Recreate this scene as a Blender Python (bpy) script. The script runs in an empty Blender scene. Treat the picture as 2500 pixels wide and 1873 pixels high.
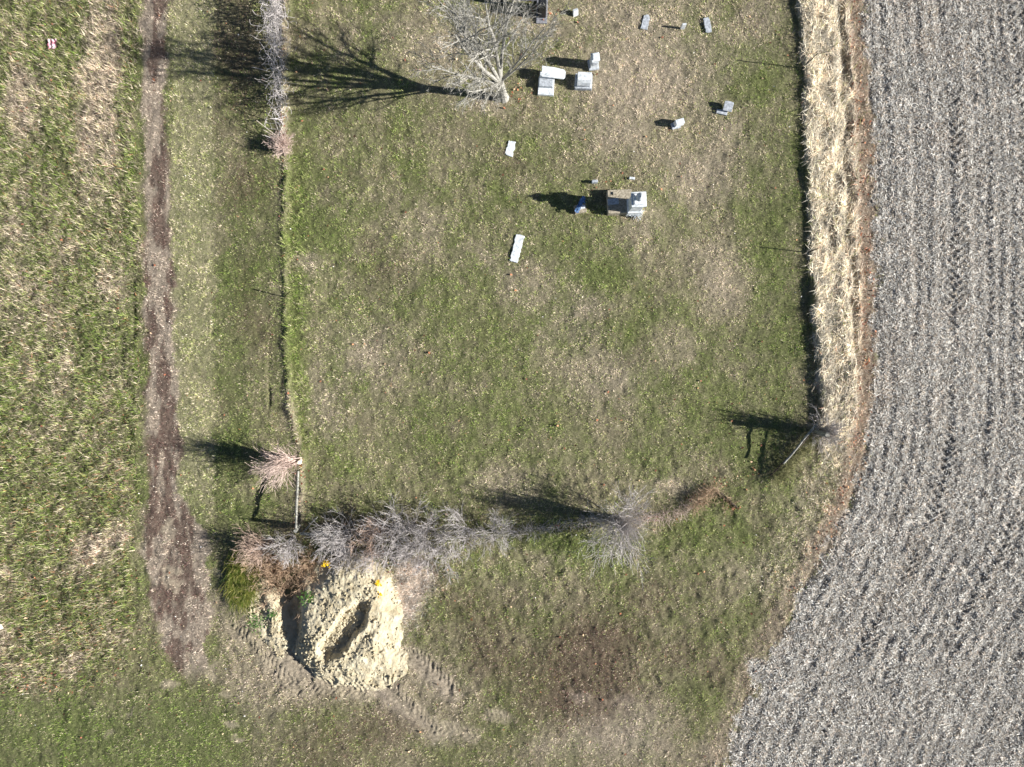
import bpy, bmesh, math, random
import numpy as np
from mathutils import Vector, Matrix
R = math.radians
S = 43.75                       # photograph pixels per metre on the ground
H_CAM = 40.0
def PX(px, py, z=0.0): return Vector(((px-1250)/S, (936.5-py)/S, z))
scene = bpy.context.scene
COL = scene.collection

# ------------------------------------------------------------------ camera, sky, sun, exposure
cam_d = bpy.data.cameras.new('camera'); cam = bpy.data.objects.new('camera', cam_d); COL.objects.link(cam)
cam.location = (0, 0, H_CAM); cam.rotation_euler = (0, 0, 0)
cam_d.sensor_width = 36; cam_d.lens = 25.2; cam_d.clip_end = 6000; cam_d.clip_start = 0.5
scene.camera = cam
SUN_EL, SUN_AZ = 25.5, -7.0     # azimuth counted from +X towards +Y
world = bpy.data.worlds.new('World'); scene.world = world; world.use_nodes = True
wn = world.node_tree; sky = wn.nodes.new('ShaderNodeTexSky'); sky.sky_type = 'NISHITA'; sky.sun_disc = False
sky.air_density = .6; sky.dust_density = .3; sky.ozone_density = 1.0; sky.sun_elevation = R(SUN_EL); sky.sun_rotation = R(90 - SUN_AZ)
bg = wn.nodes['Background']; bg.inputs['Strength'].default_value = 0.05
wn.links.new(sky.outputs[0], bg.inputs['Color'])
sun_d = bpy.data.lights.new('sun', 'SUN'); sun_d.energy = 5.0; sun_d.angle = R(0.53); sun_d.color = (1.0, 0.975, 0.93)
sun = bpy.data.objects.new('sun', sun_d); COL.objects.link(sun)
sd = Vector((math.cos(R(SUN_EL))*math.cos(R(SUN_AZ)), math.cos(R(SUN_EL))*math.sin(R(SUN_AZ)), math.sin(R(SUN_EL))))
sun.rotation_euler = sd.to_track_quat('Z', 'Y').to_euler(); sun.location = (60, -6, 30)
vs = scene.view_settings; vs.view_transform = 'Standard'; vs.look = 'None'; vs.gamma = 1; vs.use_curve_mapping = False
vs.exposure = 0.98

# ------------------------------------------------------------------ noise
rng = np.random.default_rng(7); rnd = random.Random(11)
_T = rng.random((1024, 1024))
def vn(x, y, seed=0):
    x = x + seed*37.31; y = y + seed*91.77
    xi = np.floor(x).astype(np.int64); yi = np.floor(y).astype(np.int64)
    fx = x-xi; fy = y-yi; fx = fx*fx*(3-2*fx); fy = fy*fy*(3-2*fy)
    a = _T[xi & 1023, yi & 1023]; b = _T[(xi+1) & 1023, yi & 1023]; c = _T[xi & 1023, (yi+1) & 1023]; d = _T[(xi+1) & 1023, (yi+1) & 1023]
    return (a*(1-fx)+b*fx)*(1-fy)+(c*(1-fx)+d*fx)*fy - .5
def fbm(x, y, seed=0, o=3):
    s = 0; a = 1.0; t = 0
    for k in range(o):
        c, q = math.cos(.6*k+.3), math.sin(.6*k+.3)
        s = s + a*vn((x*c-y*q)*2**k, (x*q+y*c)*2**k, seed+k*5); t += a; a *= .55
    return s/t*1.6
def sm(a, b, x):
    t = np.clip((x-a)/(b-a), 0, 1); return t*t*(3-2*t)
def lin(c): return np.array([((v/255+.055)/1.055)**2.4 if v > 10 else v/255/12.92 for v in c])

# ------------------------------------------------------------------ ground zones (photograph pixels of the ground plane)
def poly(pts):
    ys = np.array([p[1] for p in pts], float); xs = np.array([p[0] for p in pts], float)
    return lambda y: np.interp(y, ys, xs)
FENCE_L = [(690,-260),(688,0),(684,180),(690,380),(685,560),(687,727),(690,850),(702,990),(715,1060),(727,1130),(722,1290)]
FENCE_R = [(1925,-260),(1945,0),(1957,167),(1965,400),(1972,617),(1985,800),(1997,1000),(1998,1040)]
EDGE = [(2085,-260),(2100,0),(2122,300),(2132,700),(2122,1000),(2095,1150),(2062,1250),(2005,1350),(1952,1440),(1900,1540),(1850,1630),(1800,1740),(1745,1873),(1640,2140)]
fl = poly(FENCE_L); fr = poly(FENCE_R); ed = poly(EDGE)
BR_C = poly([(360,-100),(372,0),(382,500),(388,800),(397,1000),(402,1200),(425,1300),(440,1450),(452,1580),(480,1680)])
BR_W = poly([(38,-100),(36,0),(27,250),(32,500),(38,800),(40,1000),(38,1200),(68,1270),(82,1350),(75,1500),(50,1600),(6,1700)])

def blob(x, y, cx, cy, rx, ry, ang=0):
    c, s = math.cos(R(ang)), math.sin(R(ang)); dx = x-cx; dy = y-cy
    u = (dx*c+dy*s)/rx; v = (-dx*s+dy*c)/ry
    return np.exp(-(u*u+v*v))
TAN = [(1600,170,170,110,0,1.3),(1540,210,90,60,0,.9),(1500,330,110,60,0,.8),(1700,440,80,70,0,1.1),(1760,700,50,60,0,1.0),(1420,760,60,50,0,.8),(1480,920,90,60,0,.8),
       (1290,700,60,50,0,.6),(900,860,80,60,0,.7),(1560,30,200,50,0,.7),(1000,80,150,60,0,.5),(1180,250,60,25,0,.9),(800,1000,60,90,0,.5),(1230,1180,80,40,0,.5),
       (1640,1190,50,20,0,1.0),(1310,60,60,30,0,1.0),(1190,640,50,30,0,.5),(1100,120,60,60,0,.5),(1040,560,60,60,0,.4),(740,640,30,22,0,1.2),(1850,60,40,80,0,.5),
       (1730,620,60,50,0,.6),(1560,560,50,60,0,.7),(1370,830,60,40,0,.5),(1650,850,60,50,0,.4),(1780,330,50,70,0,.6),(1360,1360,60,30,0,.5),(1700,1830,120,60,0,.7),
       (1000,1700,160,60,0,.5),(760,1660,120,40,0,.9),(640,1700,90,60,0,.6),(1250,1860,200,60,0,.3),(1820,1400,60,60,0,.3),(560,1560,30,120,-15,.8),(1560,1300,30,60,0,.4)]
GRN = [(740,480,40,160,0,1.5),(820,560,70,80,0,.9),(720,860,30,240,0,1.6),(800,1130,90,70,0,1.0),(860,740,60,60,0,.8),(1080,800,100,60,0,.5),(1500,660,70,50,0,1.5),(1190,500,80,60,0,.5),
       (1880,500,45,180,0,1.5),(1850,220,50,60,0,1.0),(1800,180,40,50,0,.8),(1900,870,60,160,0,1.1),(1690,1000,80,60,0,.6),(1350,1010,200,60,0,.6),(1500,1160,80,40,0,.5),(1340,1310,90,35,0,1.6),(1420,1350,60,30,0,1.2),
       (1720,1310,90,50,0,1.4),(1760,1210,50,40,0,.8),(1640,1340,70,40,0,.9),(1650,1690,40,25,0,1.4),(1830,1480,40,80,0,.8),(1700,1560,90,60,0,.6),(1240,300,90,40,0,.5),(860,420,50,60,0,.5),
       (570,720,45,70,0,1.2),(590,900,50,160,0,.9),(570,1100,45,120,0,1.3),(600,1240,60,50,0,1.2),(1790,240,30,30,0,1.3),(1840,1130,50,60,0,.9),(1140,1130,90,40,0,.5),(940,1360,10,10,0,.5),
       (420,1640,90,60,0,.9),(100,1700,200,60,0,.5),(640,1500,25,30,0,.8),(960,1560,40,60,30,.9),(1290,1500,150,60,0,.3),(790,620,40,30,0,1.3),(1350,620,70,40,0,.5),(900,1000,200,80,0,.3)]
BRN = [(1430,1600,80,70,0,2.6),(1410,1700,110,70,0,2.4),(1470,1560,90,40,0,1.8),(1500,1700,60,60,0,1.2),(1250,1620,90,50,0,1.1),(1180,1560,70,50,0,.9),(940,1770,120,50,0,.9),(1150,1470,90,60,0,.5),(1640,1600,60,40,0,.9),(1560,1460,90,50,0,.7),
       (800,1830,120,60,0,.7),(1750,1620,60,60,0,.6),(600,740,35,90,0,.8),(600,450,60,60,0,.8),(590,150,60,160,0,.9),(640,820,30,60,0,.7),(1280,400,60,40,0,.4),(950,650,70,60,0,.4),(1560,860,60,40,0,.4),(870,1300,170,40,0,1.6),(1040,1400,60,30,0,.9),(960,1390,30,60,0,1.6),(1400,1290,60,16,0,1.0)]
PNK = [(1470,1790,90,60,0,2.2),(1560,1780,60,80,0,1.4),(1420,1700,26,14,15,3.0),(1520,1715,25,18,0,2.4),(900,1650,70,30,10,2.2),(760,1640,90,28,8,1.8),(700,1600,50,40,30,1.5),
       (1040,1630,60,22,42,3.0),(1090,1680,40,18,42,2.4),(1000,1740,60,22,42,2.0),(1080,1790,50,22,10,2.0),(940,1700,60,16,42,1.8),(1230,1750,30,10,30,1.2),(1330,1830,40,30,0,.8)]
DIRT = [(405,1290,14,14,20,4.5),(418,1310,10,22,0,4.5),(405,1400,14,20,0,5.0),(428,1428,20,14,0,5.0),(435,1395,14,10,0,3.5),(470,1600,18,9,20,4.5),(522,1640,12,26,0,4.0),(505,1645,12,14,0,3.0),(560,1770,16,12,0,3.0),(578,1805,18,7,0,3.5),
        (532,1402,14,12,0,3.0),(550,1690,14,8,0,2.5),(320,1735,22,7,-50,3.0),(268,1790,18,8,-30,2.6),(425,1674,18,12,0,2.5),(410,1672,18,12,0,2.5),(345,1345,12,30,-10,3.2),(25,1735,12,12,0,3.0),(540,1370,10,10,0,2.5),(650,1560,60,50,0,2.2),(640,1480,30,30,0,2.6),(720,1620,60,20,20,2.0)]
PTAN = [(235,60,20,200,0,1.6),(270,200,22,160,0,1.6),(220,300,26,180,0,1.2),(60,230,40,60,0,1.3),(50,300,40,60,0,.9),(265,350,16,80,0,1.2),(40,560,30,60,0,.8),(40,690,35,60,0,.9),(262,690,26,50,0,1.6),(160,600,30,26,0,.8),
        (160,880,22,30,0,1.1),(235,1340,42,30,-30,2.3),(295,1310,20,30,0,2.0),(300,700,20,60,0,.8),(150,960,30,30,0,.9),(270,90,12,100,0,1.0),(10,1390,22,14,0,1.4),(170,1700,50,22,0,1.2),(60,1680,50,40,0,.6),(0,1560,20,30,0,.8),(280,1560,30,30,0,1.0),(180,1620,40,30,0,1.0)]
PGRN = [(150,60,40,70,0,1.3),(140,180,30,60,0,1.0),(215,240,18,30,0,1.2),(320,80,16,50,0,.9),(240,590,20,60,0,1.5),(215,650,14,90,0,1.0),(230,800,40,60,0,1.0),(310,760,30,90,0,1.0),(160,1150,80,100,0,.6),(320,1420,16,150,0,1.4),(340,1560,10,40,0,1.2),(60,20,40,60,0,.9),(100,1480,60,50,0,.5),(280,1600,50,80,0,.4),(60,1240,60,80,0,.5)]
# species colours (as albedo, from what they look like in full sun)
K = 1.10
PAL = np.array([lin(c) for c in [
    (119,143,60),   # 0 fresh green
    (76,93,49),     # 1 dark green
    (158,162,104),   # 2 yellow green
    (214,198,174),  # 3 tan
    (152,138,119),   # 4 grey brown
    (100,72,66),    # 5 maroon brown
    (240,231,210),  # 6 straw
    (222,219,211),  # 7 grey residue
    (80,74,66),   # 8 dark residue
    (172,116,90),   # 9 rusty leaf
    (214,198,172),  # 10 bare clay
    (215,197,180)]])*K # 11 pinkish thatch
NP = len(PAL)

TRACKS = [(560,1520,690,1660,26,13,.05),(640,1500,560,1440,14,12,.04),(650,1490,740,1640,14,13,.04),(690,1660,900,1690,22,14,.035),(1000,1590,1110,1690,26,13,.05),(930,1650,1070,1800,20,13,.04),
          (1040,1770,1170,1800,18,14,.03),(700,1690,880,1650,22,14,.025),(1180,1740,1240,1760,18,12,.025),(905,1565,1010,1600,16,13,.03)]
def track_mask(x, y):
    m = 0*x
    for t in TRACKS:
        L = math.hypot(t[2]-t[0], t[3]-t[1]); ux, uy = (t[2]-t[0])/L, (t[3]-t[1])/L; u = (x-t[0])*ux+(y-t[1])*uy; v = np.abs(-(x-t[0])*uy+(y-t[1])*ux)
        m = np.maximum(m, sm(-10, 6, u)*(1-sm(L-6, L+10, u))*(1-sm(t[4]*.7, t[4]*1.1, v)))
    return m
CLY = [(655,1540,55,60,0,1.6),(740,1640,90,34,10,1.5),(610,1500,40,34,0,1.0),(860,1690,110,24,-6,1.2),(960,1610,50,50,0,.9),(700,1590,60,40,30,1.4)]
def zones(X, Y):
    """world X,Y -> species weights (n,NP), blade length factor, masks"""
    x = X*S+1250; y = 936.5-Y*S
    x = x + fbm(X/.9, Y/.9, 3)*16 + fbm(X/.25, Y/.25, 4, 2)*7; y = y + fbm(X/.9, Y/.9, 9)*16 + fbm(X/.25, Y/.25, 10, 2)*7
    trk = track_mask(x, y)*np.clip(.9+1.2*fbm(X/.35, Y/.35, 151, 2), .1, 1)
    n1 = fbm(X/3.2, Y/3.2, 20); n2 = fbm(X/.9, Y/1.1, 25); n3 = fbm(X/.33, Y/.38, 30); n4 = fbm(X/1.6, Y/1.6, 40)
    f_r = x-fr(y); f_l = x-fl(np.minimum(y, 1290)); e = (x-ed(y))*np.interp(y, [900,1400,1873], [1,.85,.9])
    field = sm(-6, 14, e+fbm(X/.4, Y/.4, 50)*30+fbm(X/1.5, Y/1.5, 51)*np.interp(y, [1200,1500], [6,44]))
    def acc(L):
        s = 0
        for b in L: s = s+b[5]*blob(x, y, *b[:5])
        return s
    w = np.zeros((len(X), NP))
    # lawn
    g = 1/(1+np.exp(-(3.2*(n1*.7+n2*.8+n3*.5) - .15 + 1.6*acc(GRN) - 1.9*acc(TAN) - .8*acc(BRN))))
    br = np.clip(acc(BRN)*1.05+n4*.5-.08, 0, 2.2); pk = np.clip(acc(PNK), 0, 4); dt = np.clip(acc(DIRT)*.7*(1+1.6*n3+1.3*n2)-.65, 0, 5); cly = np.clip(acc(CLY)*(1+1.8*n3+1.5*n2)-.25, 0, 2)+1.6*trk; tn = np.clip(acc(TAN), 0, 2)
    w[:,0] = .26*g*(1+1.2*np.clip(n2, -.5, .6)); w[:,1] = .40*g; w[:,2] = .36+.16*g+.25*np.clip(n3, 0, 1); w[:,3] = .30*(1-g)+.7*tn*(1-g); w[:,4] = .46*(1-g)+.05; w[:,8] = .10; w[:,9] = .006
    w[:,5] = .9*br*(1-.5*g); w[:,11] = pk*.7+.5*tn*(1-g); w[:,10] = dt*1.2+.75*cly; w[:,3] += .4*cly; w[:,1] += .1*br
    low = sm(1380, 1500, y)                                  # browner turf below the hedge
    w[:,4] += .22*low; w[:,5] += .10*low
    # strip of mottled turf left of the fence, pale mown band, brown track
    left = (1-sm(-4, 4, f_l))*(1-sm(1240, 1330, y))
    w[:,1] *= 1+.5*left; w[:,4] *= 1+.3*left; w[:,3] *= 1-.4*left
    band = sm(408, 428, x)*(1-sm(515, 532, x+n3*20))*(1-sm(1180, 1320, y+n1*80))
    wb = np.zeros_like(w); gb = 1/(1+np.exp(-(2.5*n2+3*n3-.1+sm(1000,300,y)*0)))
    wb[:,2] = .85+.2*n1; wb[:,0] = .1*gb; wb[:,1] = .26*gb; wb[:,3] = .30+.3*(1-gb); wb[:,4] = .22*(1-gb); wb[:,6] = .05
    w = w*(1-band[:,None])+wb*band[:,None]
    dbr = np.abs(x-BR_C(y))-BR_W(y)
    track = (1-sm(-10, 6, dbr+n2*14))*(1-sm(1600, 1700, y))
    mar = sm(-.08, .14, fbm(X/.45, Y/1.7, 60)+.28*blob(x, y, 395, 500, 22, 190)+.45*blob(x, y, 400, 1265, 65, 50)+.25*blob(x, y, 400, 1000, 30, 160)+.5*blob(x, y, 430, 1590, 45, 26)+.2*blob(x, y, 395, 350, 30, 50)-.12)
    wt = np.zeros_like(w); wt[:,5] = .12+1.5*mar; wt[:,4] = .7-.35*mar; wt[:,3] = .42-.33*mar; wt[:,11] = .75-.5*mar; wt[:,6] = .06; wt[:,10] = dt*2.6; wt[:,1] = .06
    w = w*(1-track[:,None])+wt*track[:,None]
    # rough pasture on the far left
    past = (1-sm(332, 350, x+n2*22+np.where(y > 1250, 20, 0)))*(1-sm(1610, 1730, y+n1*60+(x-150)*.35))
    gp = 1/(1+np.exp(-(1.8*n1+2.6*n2+2*n3+2.4*fbm(X/.5, Y/2.6, 26)+.75+1.5*acc(PGRN)-1.9*acc(PTAN))))
    wp = np.zeros_like(w); tp = np.clip(acc(PTAN), 0, 2)
    wp[:,0] = .34*gp; wp[:,1] = .42*gp; wp[:,2] = .34*gp+.10; wp[:,3] = .14+.2*(1-gp)+.4*tp; wp[:,4] = .42*(1-gp)+.1; wp[:,11] = .15*tp; wp[:,8] = .12; wp[:,9] = .03+.05*sm(900,1300,y)
    w = w*(1-past[:,None])+wp*past[:,None]
    # bright short green lawn at the bottom left
    bl = sm(1650, 1760, y+n1*60-(x-200)*.02)*(1-sm(480, 700, x+n2*60))*.9
    wg = np.zeros_like(w); wg[:,0] = .40+.5*n2; wg[:,1] = .50; wg[:,2] = .22+.3*np.clip(n4, 0, 1); wg[:,4] = .18-.2*n3; wg[:,3] = .04; wg[:,10] = dt*1.2
    wg = np.clip(wg, 0, None); w = w*(1-bl[:,None])+wg*bl[:,None]
    # long green grass along the inside of the left fence
    lg = sm(2, 14, f_l)*(1-sm(30, 70, f_l+n2*30))*sm(350, 460, y)*(1-sm(1050, 1120, y))
    w[:,2] += .6*lg; w[:,0] += .35*lg
    tanl = np.exp(-((f_l-8)/7)**2)*((y < 420)+(y > 950)*1.2+.15)*(y < 1290)
    w[:,3] += .8*tanl; w[:,11] += .3*tanl; w[:,9] += .06*tanl
    # tall straw along the right fence, leaf litter beyond it
    ymax = 1-sm(1040, 1190, y)
    tall = sm(-2, 5, f_r)*(1-sm(-38, -10, e+n3*20))*ymax
    gapx = np.clip((f_r)/np.maximum(f_r-e, 1), 0, 1.3)
    ws = np.zeros_like(w); ws[:,6] = 1.1-.9*sm(.45, 1, gapx); ws[:,3] = .45+.4*gapx; ws[:,2] = .10+.2*np.clip(n2+.1, 0, 1); ws[:,4] = .06+.2*gapx; ws[:,11] = .2*gapx
    ws[:,9] = .02; ws = np.clip(ws, 0, None)
    w = w*(1-tall[:,None])+ws*tall[:,None]
    e2 = e+n2*14
    lit = sm(-48, -24, e2)*(1-sm(6, 26, e2))*(1-sm(1330, 1500, y)*.3)
    wl = np.zeros_like(w); wl[:,9] = (.20+.3*np.clip(n3+.1, 0, 1))*(1-.8*sm(1250, 1400, y)); wl[:,4] = .5; wl[:,3] = .42; wl[:,11] = .3; wl[:,5] = .12; wl[:,8] = .1
    w = w*(1-lit[:,None]*.85)+wl*lit[:,None]*.85
    cr = sm(1040, 1150, y)*sm(-150, -70, e2)*(1-sm(-30, -5, e2))*(1-sm(1400, 1480, y))  # dry rough corner
    w[:,3] += .9*cr*(.3+np.clip(n2+.3, 0, 1)); w[:,4] += .3*cr; w[:,6] += .25*cr
    # crop residue
    brn = np.clip(fbm(X/1.5, Y/2.4, 70)*1.6-.15, 0, 1)*(1-sm(120, 330, e))
    wf = np.zeros_like(w); wf[:,7] = .66; wf[:,8] = .36; wf[:,11] = .12+.25*brn; wf[:,4] = .10+.4*brn; wf[:,3] = .04
    w = w*(1-field[:,None])+wf*field[:,None]
    # grey weeds near the dirt pile
    gw = np.clip(1.5*blob(x, y, 995, 1470, 55, 75, 15)+1.0*blob(x, y, 1010, 1390, 60, 50)-.2, 0, 1)
    wq = np.zeros_like(w); wq[:,7] = .35; wq[:,11] = .55; wq[:,4] = .3
    w = w*(1-gw[:,None])+wq*gw[:,None]
    w = np.clip(w, 0, None)+1e-6; w /= w.sum(1, keepdims=True)
    return w, dict(field=field, past=past, tall=tall, lit=lit, track=track, band=band, bl=bl, lg=lg, gw=gw, cly=cly, f_r=f_r, f_l=f_l, e=e, px=x, py=y, tanl=tanl, pk=pk, dt=dt, cr=cr, left=left)

def tread(x, y, x0, y0, x1, y1, wd, pitch):
    """relief of a lugged tyre print running from one pixel to another"""
    L = math.hypot(x1-x0, y1-y0); ux, uy = (x1-x0)/L, (y1-y0)/L
    u = (x-x0)*ux+(y-y0)*uy; v = -(x-x0)*uy+(y-y0)*ux
    m = sm(-8, 4, u)*(1-sm(L-4, L+8, u))*(1-sm(wd*.8, wd, np.abs(v)))
    return m*(np.sin((u+np.abs(v)*.9)*2*math.pi/pitch))
def height(X, Y, fine=True):
    x = X*S+1250; y = 936.5-Y*S
    xw = x+fbm(X/.7, Y/.7, 82)*12; yw = y
    h = fbm(X/6, Y/6, 80, 2)*.16
    past = 1-sm(330, 350, x); fr_ = xw-fr(yw); fl_ = xw-fl(np.minimum(yw, 1290)); e = xw-ed(yw)
    field = sm(0, 20, e); ym = 1-sm(1020, 1150, y)
    rough = .035+.05*past*(1-sm(1600, 1700, y))-.012*field+.03*sm(1050, 1200, y)*(1-sm(1650,1800,y))*(1-past)
    band = sm(408, 428, x)*(1-sm(515, 532, x)); rough = rough*(1-.5*band)
    tall = sm(-1, 6, fr_)*(1-sm(-40, -22, e))*ym
    h = h+rough*fbm(X/.42, Y/.5, 90, 3)*1.7+.022*fbm(X/.17, Y/.17, 93, 2)*(1+past)+.05*fbm(X/1.3, Y/1.5, 95, 2)*(1+.5*past)
    # straw berm: two combed ridges with a hollow between them, a third lower one
    gx = np.clip(fr_, 0, 200); brk = fbm(X/.5, Y/1.4, 100)
    big = np.interp(y, [-200,0,300,640,760,1000,1060], [.24,.22,.22,.18,.30,.34,.26])
    h = h+tall*(big+.07*np.exp(-((gx-28-20*brk)/20)**2)+(.10+.35*brk)*np.exp(-((gx-72-24*brk)/18)**2)-(.26+.4*brk)*np.exp(-((gx-100-14*brk)/9)**2)-.12*sm(112, 135, gx)+.10*fbm(X/.35, Y/.8, 101))
    # long-grass lip along the left fence
    h = h+.13*np.exp(-((fl_-9)/9)**2)*(y < 1290)*(1+1.2*fbm(X/.6, Y/1.2, 104))
    # furrows that follow the field's edge; wheel tracks with lug prints
    slope = np.interp(y, [-300,900,1150,1350,1873,2200], [1,1,.92,.86,.88,.88])
    d = (x-ed(y))*slope
    d2 = d+fbm(X/3.5, Y/6, 110)*14+fbm(X/.8, Y/1.6, 112)*5
    amp = .6+1.1*fbm(X/1.2, Y/4.0, 111)
    h = h+field*(.034*np.sin(d2*2*math.pi/29)*np.clip(amp, 0, 1.4)+.022*np.sin(d2*2*math.pi/71+1)+.022*fbm(X/.16, Y/.3, 117, 2))
    for c in (205, 285, 375):
        wv = np.exp(-((d2-c)/21)**2); h = h-field*wv*.045
        ph = y*2*math.pi/20; v = d2-c
        h = h+field*wv*.085*np.sin(ph+np.abs(v)*.28)*(fbm(X/2, Y/4, 113) > -.05)*(1 if c != 285 else .5)
    h = h-.09*np.exp(-((d2-12)/7)**2)*sm(-.1,.2,fbm(X/1.5,Y/3,114)+.1)
    # ruts in the pasture
    h = h-.10*np.exp(-((x-302-(y-1000)*.03)/5)**2)*sm(800, 880, y)*(1-sm(1000, 1060, y))-.06*np.exp(-((x-326)/4)**2)*sm(600, 640, y)*(1-sm(820, 870, y))
    h = h-.12*np.exp(-((x-657)/5)**2)*sm(840, 880, y)*(1-sm(980, 1010, y))*(.6+fbm(X/.3,Y/.8,115))
    h = h-.10*blob(x, y, 810, 640, 26, 9, -20)
    h = h-.42*blob(x, y, 712, 1500, 27, 90, -10)
    for t in TRACKS: h = h+.75*t[6]*tread(x+fbm(X/.3, Y/.3, 120, 2)*5, y, *t[:6])
    return h

# ------------------------------------------------------------------ materials
def new_mat(name):
    m = bpy.data.materials.new(name); m.use_nodes = True; nt = m.node_tree
    return m, nt, nt.nodes['Principled BSDF']
def N(nt, t, **k):
    n = nt.nodes.new(t)
    for a, v in k.items(): setattr(n, a, v)
    return n
def mixc(nt, fac, a, b, bt='MIX'):
    n = N(nt, 'ShaderNodeMix', data_type='RGBA', blend_type=bt)
    for i, v in ((0, fac), (6, a), (7, b)):
        if isinstance(v, (int, float)): n.inputs[i].default_value = v
        elif isinstance(v, (tuple, list, np.ndarray)): n.inputs[i].default_value = (*v[:3], 1)
        else: nt.links.new(v, n.inputs[i])
    return n.outputs[2]
def noise(nt, scale, detail=4, rough=.6, obj=True, dist=0):
    tc = N(nt, 'ShaderNodeTexCoord'); n = N(nt, 'ShaderNodeTexNoise')
    n.inputs['Scale'].default_value = scale; n.inputs['Detail'].default_value = detail; n.inputs['Roughness'].default_value = rough; n.inputs['Distortion'].default_value = dist
    nt.links.new(tc.outputs['Object'], n.inputs['Vector']); return n.outputs['Fac']
def ramp(nt, f, p):
    r = N(nt, 'ShaderNodeValToRGB'); r.color_ramp.elements[0].position = p[0][0]; r.color_ramp.elements[1].position = p[-1][0]
    for e, q in zip((r.color_ramp.elements[0], r.color_ramp.elements[1]), (p[0], p[-1])): e.color = (*q[1], 1)
    for q in p[1:-1]: e = r.color_ramp.elements.new(q[0]); e.color = (*q[1], 1)
    nt.links.new(f, r.inputs[0]); return r.outputs[0]
def bump(nt, bsdf, h, st, dist):
    b = N(nt, 'ShaderNodeBump'); b.inputs['Strength'].default_value = st; b.inputs['Distance'].default_value = dist
    nt.links.new(h, b.inputs['Height']); nt.links.new(b.outputs[0], bsdf.inputs['Normal'])
def mat_attr(name, mott=.35, bs=0, rough=.9, transl=0):
    m, nt, b = new_mat(name); a = N(nt, 'ShaderNodeAttribute', attribute_name='tint')
    nz = noise(nt, 9, 5, .7); f = ramp(nt, nz, [(.3, (1-mott,)*3), (.7, (1+mott,)*3)])
    c = mixc(nt, 1.0, a.outputs['Color'], f, 'MULTIPLY'); nt.links.new(c, b.inputs['Base Color'])
    b.inputs['Roughness'].default_value = rough; b.inputs['Specular IOR Level'].default_value = .15
    if bs: bump(nt, b, noise(nt, 22, 6, .75), bs, .05)
    if transl:
        t = N(nt, 'ShaderNodeBsdfTranslucent'); nt.links.new(c, t.inputs['Color']); mx = N(nt, 'ShaderNodeMixShader'); mx.inputs[0].default_value = transl
        nt.links.new(b.outputs[0], mx.inputs[1]); nt.links.new(t.outputs[0], mx.inputs[2]); nt.links.new(mx.outputs[0], nt.nodes['Material Output'].inputs['Surface'])
    return m
def mat_noise(name, c1, c2, scale=6, rough=.8, bs=.3, bd=.02, c3=None, spec=.3, detail=5):
    m, nt, b = new_mat(name); nz = noise(nt, scale, detail, .65)
    pts = [(.32, lin(c1)), (.66, lin(c2))] if c3 is None else [(.28, lin(c3)), (.44, lin(c1)), (.68, lin(c2))]
    nt.links.new(ramp(nt, nz, [(p, tuple(c)) for p, c in pts]), b.inputs['Base Color'])
    b.inputs['Roughness'].default_value = rough; b.inputs['Specular IOR Level'].default_value = spec
    if bs: bump(nt, b, noise(nt, scale*4, 5, .7), bs, bd)
    return m
M = {}
M['ground'] = mat_attr('ground_turf', .45, .9)
M['blade'] = mat_attr('grass_blades', .12, 0, .8, .18)
M['marble'] = mat_noise('weathered_marble', (206,211,214), (243,245,246), 7, .6, .25, .01, (160,166,166))
M['marble_grey'] = mat_noise('grey_stained_marble', (160,165,170), (205,210,216), 9, .65, .3, .01, (120,126,122))
M['limestone'] = mat_noise('stained_limestone', (150,140,122), (196,186,165), 10, .85, .5, .02, (104,96,80))
M['granite'] = mat_noise('rough_grey_granite', (110,110,114), (180,180,186), 30, .6, .3, .01, (80,80,84), detail=8)
M['black'] = mat_noise('black_granite', (20,21,23), (40,42,46), 30, .5, .1, .005, spec=.5)
M['bark'] = mat_noise('pale_grey_bark', (118,115,108), (186,182,172), 14, .85, .4, .02)
M['bark2'] = mat_noise('grey_twig_bark', (150,143,140), (210,203,199), 14, .85, .3, .01)
M['bark3'] = mat_noise('reddish_twig_bark', (150,126,110), (212,188,170), 12, .85, .3, .01)
M['bark4'] = mat_noise('brown_bramble', (122,100,82), (208,180,150), 5, .85, .3, .01)
M['bark5'] = mat_noise('cream_branch_bark', (180,166,150), (236,222,206), 10, .85, .3, .01)
M['bark6'] = mat_noise('pinkish_pale_bark', (176,152,140), (222,202,190), 9, .85, .3, .01)
M['bark7'] = mat_noise('olive_weed_stems', (84,86,56), (150,146,100), 6, .85, .3, .01)
M['wood'] = mat_noise('weathered_grey_wood', (120,118,110), (190,188,176), 12, .85, .5, .02, (78,76,70))
M['darkwood'] = mat_noise('dark_old_wood', (52,44,38), (96,84,72), 12, .85, .5, .02)
M['steel'] = mat_noise('dark_green_painted_steel', (34,36,32), (58,56,48), 20, .6, .1, .003)
M['wire'] = mat_noise('rusty_wire', (84,74,62), (120,108,92), 20, .5, 0, 0)
M['clay'] = mat_noise('dry_clay', (180,168,140), (204,194,168), 2.2, .95, 1.0, .05, (160,146,118), .1, 9)
M['blue'] = mat_noise('blue_cloth', (44,78,130), (130,165,205), 16, .7, .2, .01)
M['redwhite'] = mat_noise('pink_and_white_plastic', (222,60,92), (244,240,244), 3.2, .5, .1, .01)
M['yellow'] = mat_noise('yellow_leaf', (236,180,20), (250,214,60), 14, .6, .1, .01)
M['cutwood'] = mat_noise('cut_wood', (230,214,190), (250,240,224), 14, .7, .2, .01)

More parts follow.
